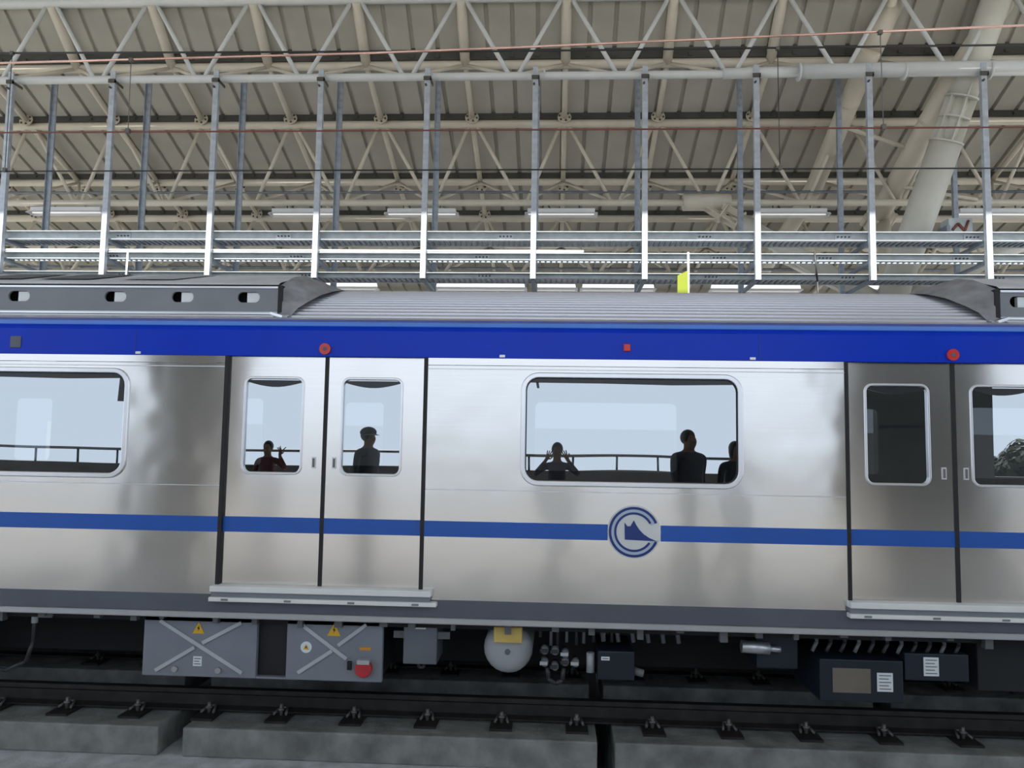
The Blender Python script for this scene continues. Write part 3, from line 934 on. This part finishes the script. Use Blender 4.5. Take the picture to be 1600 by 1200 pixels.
# interior and far side
MB().box(X0, X1, 5.95, 8.6, 0.86, 0.90).build('interior_floor', 'interior', T)
MB().box(X0, X1, 5.92, 8.6, 2.56, 2.60).build('interior_ceiling', 'interior', T)
m = MB()
b2 = [X0] + [v for d in DOORS for v in d] + [X1]
for i in range(len(b2) - 1):
    a, b = b2[i], b2[i + 1]
    if i % 2 == 0:
        c = 0.5525 + PITCH * round(((a + b) / 2 - 0.5525) / PITCH)
        m.holed(a, b, 0.72, 2.9, max(a + 0.05, c - 0.76), min(b - 0.05, c + 0.76), 1.7, 2.44, 0.06, 8.66, 0.04)
    else:
        m.holed(a, (a + b) / 2, 0.72, 2.9, a + 0.16, a + 0.59, 1.72, 2.41, 0.05, 8.66, 0.04)
        m.holed((a + b) / 2, b, 0.72, 2.9, b - 0.59, b - 0.16, 1.72, 2.41, 0.05, 8.66, 0.04)
m.build('far_side_wall', 'interior', T)
for k in (-1, 0, 1):
    for dx in (-1.0, 1.0):
        MB().tube((-1.69 + PITCH * k + dx, 6.25, 0.9), (-1.69 + PITCH * k + dx, 6.25, 2.56), 0.017, 10).build('grab_pole', 'chrome', T)
    a, b = DOORS[k + 1]
    if k < 1:
        MB().box(b + 0.2, b + PITCH - 1.525 - 0.2, 8.2, 8.62, 1.25, 1.32).box(b + 0.2, b + PITCH - 1.525 - 0.2, 8.55, 8.62, 1.32, 1.68).build('bench_seat', 'interior', T)

# underframe
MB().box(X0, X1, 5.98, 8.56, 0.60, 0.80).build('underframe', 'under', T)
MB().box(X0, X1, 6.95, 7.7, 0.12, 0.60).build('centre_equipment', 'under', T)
for i in range(26):
    x = -4.4 + i * 0.31 + random.uniform(-0.08, 0.08)
    hgt = random.uniform(0.03, 0.09)
    MB().box(x, x + random.uniform(0.03, 0.06), 5.93, 5.99, 0.655 - hgt, 0.66).build('pipe_clamp', 'pipe_grey', T)


def eq_box(x0, x1, z0, z1, y0, y1, m, name='equipment_box', bevel=0.008):
    return MB().box(x0, x1, y0, y1, z0, z1).build(name, m, T, bevel=bevel)


def brace(parent, p, q, y, m='brace', w_=0.026):
    MB().bar((p[0], y, p[1]), (q[0], y, q[1]), w_, 0.012, up=(0, 1, 0)).build('cross_brace', m, parent)


def tri(parent, x, z, s, y):
    t_ = MB().prism_y([(x - s, z - s * 0.85), (x + s, z - s * 0.85), (x, z + s)], y - 0.004, y).build('warning_sign', 'warn', parent)
    MB().prism_y([(x - 0.004, z - s * 0.45), (x + 0.012, z + 0.002), (x + 0.002, z + 0.004), (x + 0.008, z + s * 0.5), (x - 0.010, z), (x, z - 0.004)], y - 0.006, y - 0.004).build('bolt_symbol', 'ink', t_)


def lab_(parent, x0, x1, z0, z1, y, m='label', name='label_plate', lines=0):
    o_ = MB().box(x0, x1, y - 0.004, y, z0, z1).build(name, m, parent)
    if lines:
        mm = MB()
        for q in range(lines):
            zz = z1 - (z1 - z0) * (q + 0.8) / (lines + 0.6)
            mm.box(x0 + (x1 - x0) * 0.12, x1 - (x1 - x0) * (0.12 + 0.15 * (q % 2)), y - 0.0055, y - 0.004, zz - 0.003, zz + 0.003)
        mm.build('print', 'pipe_grey', o_)


YB = 5.98
b = eq_box(-3.055, -2.19, 0.195, 0.65, YB, 6.03, 'boxgrey')
b['label'] = 'grey equipment box with crossed braces and yellow warning triangle'
brace(b, (-2.93, 0.60), (-2.29, 0.235), YB - 0.006)
brace(b, (-2.31, 0.60), (-2.60, 0.445), YB - 0.006)
brace(b, (-2.66, 0.41), (-2.95, 0.235), YB - 0.006)
tri(b, -2.635, 0.55, 0.045, YB)
lab_(b, -2.665, -2.6, 0.275, 0.345, YB, lines=3)
for x in (-2.8, -2.47):
    MB().tube((x, YB - 0.02, 0.25), (x, YB, 0.25), 0.022, 12).build('latch', 'chrome', b)
MB().box(-3.03, -1.27, 6.035, 6.6, 0.21, 0.65).build('recess_panel', 'black', b)
MB().box(-2.19, -1.96, YB + 0.01, 6.035, 0.195, 0.21).build('recess_sill', 'boxgrey', b)
b = eq_box(-1.965, -1.245, 0.195, 0.66, YB, 6.03, 'boxgrey')
b['label'] = 'grey equipment box with crossed braces and a red knob'
brace(b, (-1.87, 0.61), (-1.51, 0.36), YB - 0.006)
brace(b, (-1.37, 0.61), (-1.575, 0.455), YB - 0.006)
brace(b, (-1.62, 0.415), (-1.87, 0.25), YB - 0.006)
tri(b, -1.61, 0.565, 0.05, YB)
MB().tube((-1.815, YB - 0.004, 0.435), (-1.815, YB, 0.435), 0.042, 20).build('label_plate', 'label', b)
tri(b, -1.815, 0.437, 0.02, YB - 0.004)
lab_(b, -1.415, -1.33, 0.425, 0.447, YB, 'orange')
kb = MB().tube((-1.375, YB - 0.05, 0.30), (-1.375, YB, 0.30), 0.062, 24).build('red_knob', 'redknob', b, bevel=0.008)
MB().box(-1.42, -1.33, YB - 0.055, YB, 0.335, 0.365).build('knob_bracket', 'brace', kb)
MB().box(-1.50, -1.47, YB - 0.02, YB, 0.285, 0.345).build('hasp', 'under', b)
MB().box(-1.44, -1.30, YB - 0.006, YB, 0.62, 0.655).build('slot', 'under', b)
b = eq_box(-1.095, -0.845, 0.33, 0.65, YB + 0.02, 6.35, 'boxsteel')
lab_(b, -1.015, -0.93, 0.585, 0.612, YB + 0.02, lines=1)
for x in (-1.13, -0.80):
    MB().box(x - 0.045, x + 0.045, YB + 0.05, YB + 0.08, 0.51, 0.56).tube((x, YB + 0.04, 0.535), (x, YB + 0.05, 0.535), 0.012, 8).build('lug', 'pipe_grey', b)
MB().path([(-0.99, YB + 0.08, 0.33), (-0.985, YB + 0.08, 0.295), (-0.95, YB + 0.08, 0.295), (-0.945, YB + 0.08, 0.33)], 0.013, 8).build('drain_loop', 'pipe_dark', b)
# spherical-ended air tank
m = MB()
n, kq = 24, 9
rows = []
for q in range(kq + 1):
    a = PI / 2 * q / kq
    rows.append([m.bm.verts.new((-0.325 + 0.185 * math.sin(a) * math.cos(2 * PI * j / n), 6.16 - 0.12 * math.cos(a), 0.435 + 0.185 * math.sin(a) * math.sin(2 * PI * j / n))) for j in range(n)])
rows.append([m.bm.verts.new((-0.325 + 0.185 * math.cos(2 * PI * j / n), 6.9, 0.435 + 0.185 * math.sin(2 * PI * j / n))) for j in range(n)])
for r0, r1 in zip(rows[:-1], rows[1:]):
    for j in range(n):
        m.bm.faces.new((r0[j], r0[(j + 1) % n], r1[(j + 1) % n], r1[j])).smooth = True
bmesh.ops.remove_doubles(m.bm, verts=m.bm.verts, dist=0.0004)
tk = m.build('air_tank', 'tank', T)
tk['label'] = 'white round-ended air tank under the car'
MB().tube((-0.325, 6.02, 0.43), (-0.325, 6.06, 0.43), 0.02, 14).build('tank_plug', 'boxsteel', tk)
MB().box(-0.425, -0.215, 5.96, 6.08, 0.51, 0.625).build('yellow_block', 'yellow', tk, bevel=0.008)
# valves and pipes
for i in range(9):
    x = -0.08 + i * 0.065 + random.uniform(-0.01, 0.01)
    MB().tube((x, 6.05, 0.66), (x, 6.05, 0.50 + random.uniform(-0.03, 0.05)), 0.012, 8).build('air_pipe', 'pipe_grey' if i % 2 else 'pipe_dark', T)
for i in range(7):
    x = -0.05 + (i % 4) * 0.075
    z = 0.36 + (i // 4) * 0.08 + random.uniform(-0.02, 0.02)
    v_ = MB().tube((x, 6.0, z), (x, 6.12, z), 0.028, 12).build('valve', 'pipe_grey', T)
    MB().box(x - 0.035, x + 0.02, 5.985, 6.0, z - 0.012, z + 0.012).build('lever', 'brace' if i % 3 == 0 else 'pipe_dark', v_)
MB().path([(-0.03, 6.03, 0.33), (-0.02, 6.03, 0.25), (0.03, 6.03, 0.215), (0.08, 6.03, 0.24), (0.09, 6.03, 0.33)], 0.017, 8).build('hose', 'pipe_dark', T)
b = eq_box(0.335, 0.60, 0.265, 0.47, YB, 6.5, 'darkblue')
lab_(b, 0.36, 0.42, 0.405, 0.43, YB, lines=1)
MB().tube((0.285, 6.05, 0.30), (0.285, 6.05, 0.44), 0.03, 12).build('side_cylinder', 'tank', b)
MB().tube((0.60, 6.05, 0.32), (0.67, 6.05, 0.30), 0.028, 12).build('gland', 'pipe_grey', b)
for i in range(6):
    x = 0.36 + i * 0.11
    MB().tube((x, 6.06, 0.66), (x + 0.02, 6.06, 0.52), 0.016, 8).build('cable_gland', 'pipe_grey', T)
MB().tube((1.38, 6.05, 0.515), (1.58, 6.05, 0.505), 0.045, 16).tube((1.58, 6.05, 0.505), (1.66, 6.05, 0.50), 0.022, 12).build('filter_canister', 'alu', T)
b = eq_box(1.50, 1.80, 0.35, 0.60, 6.1, 6.5, 'darkblue')
for i in range(11):
    x = 1.9 + i * 0.1
    MB().path([(x, 6.04, 0.65), (x + 0.015, 6.03, 0.57), (x - 0.02, 6.03, 0.50)], 0.014, 8).build('cable', 'pipe_grey' if i % 3 == 0 else 'pipe_dark', T)
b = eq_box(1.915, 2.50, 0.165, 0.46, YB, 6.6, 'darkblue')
b['label'] = 'dark blue equipment box with a tan plate and white label'
lab_(b, 2.005, 2.27, 0.23, 0.40, YB, 'tan', 'tan_plate')
lab_(b, 2.315, 2.425, 0.245, 0.375, YB, lines=5)
b = eq_box(2.515, 2.96, 0.325, 0.515, YB + 0.01, 6.6, 'darkblue')
lab_(b, 2.645, 2.75, 0.36, 0.49, YB + 0.01, lines=5)
b = eq_box(3.05, 3.9, 0.25, 0.62, 6.05, 6.6, 'under')
# left wheel / bogie
m = MB()
m.tube((-5.35, 6.50, 0.40), (-5.35, 6.62, 0.40), 0.42, 40)
m.build('wheel', 'rail', T)
m = MB()
m.tube((-7.4, 6.50, 0.40), (-7.4, 6.62, 0.40), 0.42, 40)
m.build('wheel', 'rail', T)
MB().box(-7.6, -5.1, 6.15, 6.35, 0.35, 0.58).build('bogie_frame', 'under', T, bevel=0.03)
MB().path([(-3.95, 6.05, 0.64), (-3.95, 6.05, 0.40), (-4.0, 6.05, 0.25), (-4.15, 6.05, 0.18), (-4.35, 6.05, 0.2), (-4.45, 6.05, 0.5)], 0.016, 8).build('brake_hose', 'pipe_dark', T)
MB().tube((-3.95, 6.05, 0.54), (-3.95, 6.05, 0.64), 0.024, 10).build('hose_union', 'brace', T)
MB().box(-3.87, -3.76, 5.96, 6.05, 0.60, 0.655).build('pipe_bracket', 'pipe_grey', T)

# ------------------------------------------------------------ across the track: railing, kiosk, pillar, trees, people
t = thing('handrail', (0, -3.1, 1.57), 'dark tube handrail on posts along the top of the concrete parapet', 'railing')
MB().tube((-16, -3.1, 1.84), (5.0, -3.1, 1.84), 0.026, 10).build('top_rail', 'handrail', t)
src = None
for k in range(-20, 7):
    x = 0.35 + 0.78 * k
    if src is None:
        src = MB().tube((x, -3.1, 1.57), (x, -3.1, 1.84), 0.02, 8).build('post', 'handrail', t, Vector((x, 0, 0)))
    else:
        copy_part(src, t, Vector((x, 0, 0)))
kk = thing('service_kiosk', (6.2, -2.4, 0.36), 'dark grey service kiosk standing on the walkway', 'kiosk')
MB().box(5.0, 7.25, -2.95, -1.9, 0.36, 5.2).build('body', 'kiosk', kk)
MB().box(5.2, 6.1, -1.9, -1.87, 0.40, 2.4).build('door', 'kiosk', kk)
MB().box(4.9, 7.35, -3.0, -1.8, 5.2, 5.32).build('roof_slab', 'kiosk', kk)
pp = thing('concrete_pillar', (-6.45, -2.4, 0.36), 'grey square concrete pillar standing on the walkway', 'pillar')
MB().box(-7.15, -5.75, -2.95, -1.9, 0.36, 8.45).build('shaft', 'pillar', pp, bevel=0.03)
MB().box(-7.25, -5.65, -3.0, -1.8, 0.36, 0.6).build('plinth', 'pillar', pp)

for (x, y, h, r, lab) in ((10.2, -6.5, 2.35, 1.1, 'dark green bushy tree beyond the parapet'), (14.3, -8.5, 1.9, 1.5, 'broad dark tree beyond the kiosk'), (19.5, -11, 1.5, 1.9, 'low dark tree past the kiosk')):
    t = thing('leafy_tree', (x, y, -10), lab, 'tree', 'trees beyond the parapet')
    MB().tube((x, y, -10), (x, y, h - 1.5), 0.3, 12, 0.15).build('trunk', 'bark', t)
    m = MB()
    cl = []
    for q in range(22):
        v = Vector((random.gauss(0, 1), random.gauss(0, 1), random.gauss(0, 0.7))).normalized() * random.uniform(0.2, 1.0)
        cl.append((Vector((x + v.x * r, y + v.y * r, h - 0.75 + v.z * 0.75)), random.uniform(0.3, 0.55)))
    for q in range(4200):
        c, rr = random.choice(cl)
        v = Vector((random.gauss(0, 1), random.gauss(0, 1), random.gauss(0, 1))).normalized()
        c = c + v * rr * random.uniform(0.7, 1.0)
        u = v.orthogonal().normalized() * random.uniform(0.05, 0.09)
        u.rotate(Matrix.Rotation(random.uniform(0, 6.3), 3, v))
        u2 = v.cross(u) * 0.6
        m.face([c - u, c - u2, c + u, c + u2])
    m.build('crown', 'leaf', t)['kind'] = 'stuff'


def person_mat(name, shirt, trousers, hands, zneck, zwaist, skin=(0.12, 0.07, 0.045)):
    m = mat(name, shirt, 0.8, var=0.15, scale=6)
    nt = m.node_tree
    p = nt.nodes['Principled BSDF']
    base = [l for l in nt.links if l.to_socket == p.inputs['Base Color']][0].from_socket
    geo = nt.nodes.new('ShaderNodeTexCoord')
    sep = nt.nodes.new('ShaderNodeSeparateXYZ')
    nt.links.new(geo.outputs['Object'], sep.inputs[0])

    def mix(fac, a, col):
        x = nt.nodes.new('ShaderNodeMix')
        x.data_type = 'RGBA'
        nt.links.new(fac, x.inputs['Factor'])
        nt.links.new(a, x.inputs['A'])
        x.inputs['B'].default_value = (*col, 1)
        return x.outputs['Result']

    def cmp(sock, op, val):
        c_ = nt.nodes.new('ShaderNodeMath')
        c_.operation = op
        nt.links.new(sock, c_.inputs[0])
        c_.inputs[1].default_value = val
        return c_.outputs[0]
    col = mix(cmp(sep.outputs['Z'], 'LESS_THAN', zwaist), base, trousers)
    col = mix(cmp(sep.outputs['Z'], 'GREATER_THAN', zneck), col, skin)
    for hp in hands:
        dn = nt.nodes.new('ShaderNodeVectorMath')
        dn.operation = 'DISTANCE'
        nt.links.new(geo.outputs['Object'], dn.inputs[0])
        dn.inputs[1].default_value = hp
        col = mix(cmp(dn.outputs['Value'], 'LESS_THAN', 0.115), col, skin)
    nt.links.new(col, p.inputs['Base Color'])
    return m


def person(x, y, h, yaw, label, shirt, trousers, arms=None, head_turn=0.0, look=(0, 0), cap=False, bulk=1.0, longhair=False, signs=None):
    """standing figure; local +y is the way it faces, +x its right side; arms = {side: (elbow, wrist, finger direction)} in metres at 1.75 m tall"""
    k = h / 1.75
    J, R_, E_ = [], [], []

    def add(p, r, par=None):
        J.append(Vector(p) * k)
        R_.append(r if isinstance(r, tuple) else (r, r))
        if par is not None:
            E_.append((par, len(J) - 1))
        return len(J) - 1
    B = bulk
    pel = add((0, 0, 0.96), (0.155 * B, 0.11 * B))
    wai = add((0, 0, 1.10), (0.145 * B, 0.105 * B), pel)
    che = add((0, 0.01, 1.28), (0.165 * B, 0.12 * B), wai)
    sh = add((0, 0, 1.41), (0.125, 0.09), che)
    nk = add((0, 0.005, 1.495), (0.05, 0.056), sh)
    hc = add((0, 0.02, 1.575), (0.074, 0.088), nk)
    hu = add((0, 0.015, 1.66), (0.076, 0.095), hc)
    add((0, 0.005, 1.715), (0.05, 0.065), hu)
    add((0, 0.128, 1.615), (0.012, 0.012), hc)            # nose
    for s_ in (-1, 1):
        hip = add((s_ * 0.095, 0, 0.88), (0.085 * B, 0.09 * B), pel)
        kn = add((s_ * 0.105, 0.015, 0.49), (0.058, 0.06), hip)
        an = add((s_ * 0.11, -0.02, 0.09), (0.042, 0.045), kn)
        add((s_ * 0.12, 0.13, 0.035), (0.04, 0.03), an)
    hands = []
    for s_ in (-1, 1):
        default = ((s_ * 0.25, -0.03, 1.14), (s_ * 0.25, 0.05, 0.90), (0, 0.05, -1))
        el, wr, fd = (arms or {}).get(s_, default)
        so_ = add((s_ * 0.185 * B, 0, 1.41), (0.06, 0.06), sh)
        e = add(el, (0.042, 0.042), so_)
        wv = add(wr, (0.027, 0.027), e)
        fd = Vector(fd).normalized()
        pc = Vector(wr) + fd * 0.06
        pm = add(pc, (0.034, 0.02), wv)
        hands.append(tuple((Vector(wr) + fd * 0.08) * k))
        side = fd.cross(Vector((0, 1, 0)))
        if side.length < 0.2:
            side = fd.cross(Vector((1, 0, 0)))
        side.normalize()
        nrm = side.cross(fd)
        sg = (signs or {}).get(s_)
        for q, (off, ln) in enumerate(((-0.03, 0.068), (-0.01, 0.08), (0.01, 0.075), (0.03, 0.058))):
            b0 = pc + fd * 0.035 + side * off
            curl = 0.25
            spread = off * 0.6
            if sg == 'v':
                if q >= 2:
                    curl = 1.5
                else:
                    curl, spread = 0.0, (-0.055 if q == 0 else 0.03)
            f0 = add(b0, 0.0095, pm)
            mid = b0 + fd * ln * 0.5 + side * spread * 0.5 + nrm * ln * curl * 0.2
            f1 = add(mid, 0.009, f0)
            add(mid + fd * ln * 0.5 * (1 - min(1, curl) * 0.6) + side * spread * 0.5 + nrm * ln * curl * 0.5, 0.0075, f1)
        t0 = add(pc - fd * 0.01 - side * 0.045, 0.011, pm)
        add(pc + fd * 0.035 - side * 0.065 + nrm * 0.015, 0.009, t0)
    me = bpy.data.meshes.new('person')
    me.from_pydata([tuple(j) for j in J], E_, [])
    o = bpy.data.objects.new('person', me)
    C.objects.link(o)
    o.location = (x, y, 0.36)
    o.rotation_euler = (0, 0, yaw)
    sm = o.modifiers.new('skin', 'SKIN')
    for i, sv in enumerate(me.skin_vertices[0].data):
        sv.radius = (R_[i][0] * k, R_[i][1] * k)
        sv.use_root = (i == 0)
    sm.use_smooth_shade = True
    ss = o.modifiers.new('smooth', 'SUBSURF')
    ss.levels = ss.render_levels = 2
    me.materials.append(person_mat('person_cloth', shirt, trousers, hands, 1.475 * k, 0.93 * k))
    tag(o, label, 'person')

    def child(name, bm, m):
        mm = bpy.data.meshes.new(name)
        bm.to_mesh(mm)
        bm.free()
        for f in mm.polygons:
            f.use_smooth = True
        mm.materials.append(MT[m])
        c_ = bpy.data.objects.new(name, mm)
        C.objects.link(c_)
        c_.parent = o
        return c_
    bm = bmesh.new()
    bmesh.ops.create_uvsphere(bm, u_segments=20, v_segments=12, radius=1.0)
    for v in bm.verts:
        z = v.co.z
        v.co = Vector((v.co.x * 0.088, v.co.y * 0.108 - 0.012, v.co.z * 0.105 + 1.668))
        if v.co.y > 0.06 and z < 0.45:
            v.co.y = 0.055
            v.co.x *= 0.7
        if longhair and z < 0 and v.co.y < 0.03:
            v.co.z -= 0.14 * -z
        v.co *= k
    child('hair', bm, 'hair')
    if cap:
        bm = bmesh.new()
        bmesh.ops.create_uvsphere(bm, u_segments=20, v_segments=10, radius=1.0)
        for v in bm.verts:
            zz = v.co.z
            v.co = Vector((v.co.x * 0.105, v.co.y * 0.125, max(-0.01, zz * 0.105) + 1.69))
            if zz > 0:
                v.co.y *= 1.08
                v.co.z += 0.2 * (v.co.y - 0.0) * 0.25
            v.co *= k
        child('cap', bm, 'cap')
        bm = bmesh.new()
        n_ = 10
        ov, iv = [], []
        for q in range(n_ + 1):
            a = PI * q / n_
            iv.append(bm.verts.new(Vector((math.cos(a) * 0.095, math.sin(a) * 0.11, 1.69)) * k))
            ov.append(bm.verts.new(Vector((math.cos(a) * 0.10, math.sin(a) * 0.19, 1.665)) * k))
        for q in range(n_):
            bm.faces.new((iv[q], iv[q + 1], ov[q + 1], ov[q]))
        bmesh.ops.solidify(bm, geom=bm.faces[:], thickness=0.006)
        child('cap_visor', bm, 'visor')
    return o


R2 = math.radians
person(-2.78, -0.1, 1.83, R2(-70), 'person in a dark uniform and peaked cap standing on the walkway', (0.02, 0.025, 0.03), (0.02, 0.022, 0.028), cap=True, bulk=1.32)
person(0.06, -0.36, 1.66, R2(0), 'person in a dark shirt holding both hands up beside the face', (0.035, 0.03, 0.045), (0.02, 0.02, 0.025),
       arms={-1: ((-0.35, 0.08, 1.27), (-0.175, 0.15, 1.50), (0.55, 0.05, 1)), 1: ((0.33, 0.08, 1.27), (0.165, 0.15, 1.50), (-0.6, 0.05, 1))})
person(-4.55, -0.9, 1.64, R2(0), 'person in a dark red shirt raising two fingers with one hand', (0.05, 0.008, 0.012), (0.02, 0.02, 0.025),
       arms={1: ((0.36, 0.1, 1.28), (0.27, 0.16, 1.50), (0.10, 0, 1)), -1: ((-0.24, 0.05, 1.15), (-0.05, 0.24, 1.2), (1, 0.3, 0))}, signs={1: 'v'})
person(1.96, -0.1, 1.87, R2(-35), 'tall person in a dark jacket with a turned-up collar', (0.018, 0.02, 0.026), (0.02, 0.02, 0.022), bulk=1.4)
person(2.63, -0.2, 1.73, R2(-20), 'person with longer hair and a dark top beside the tall one', (0.015, 0.02, 0.024), (0.02, 0.02, 0.022), bulk=1.2, longhair=True)
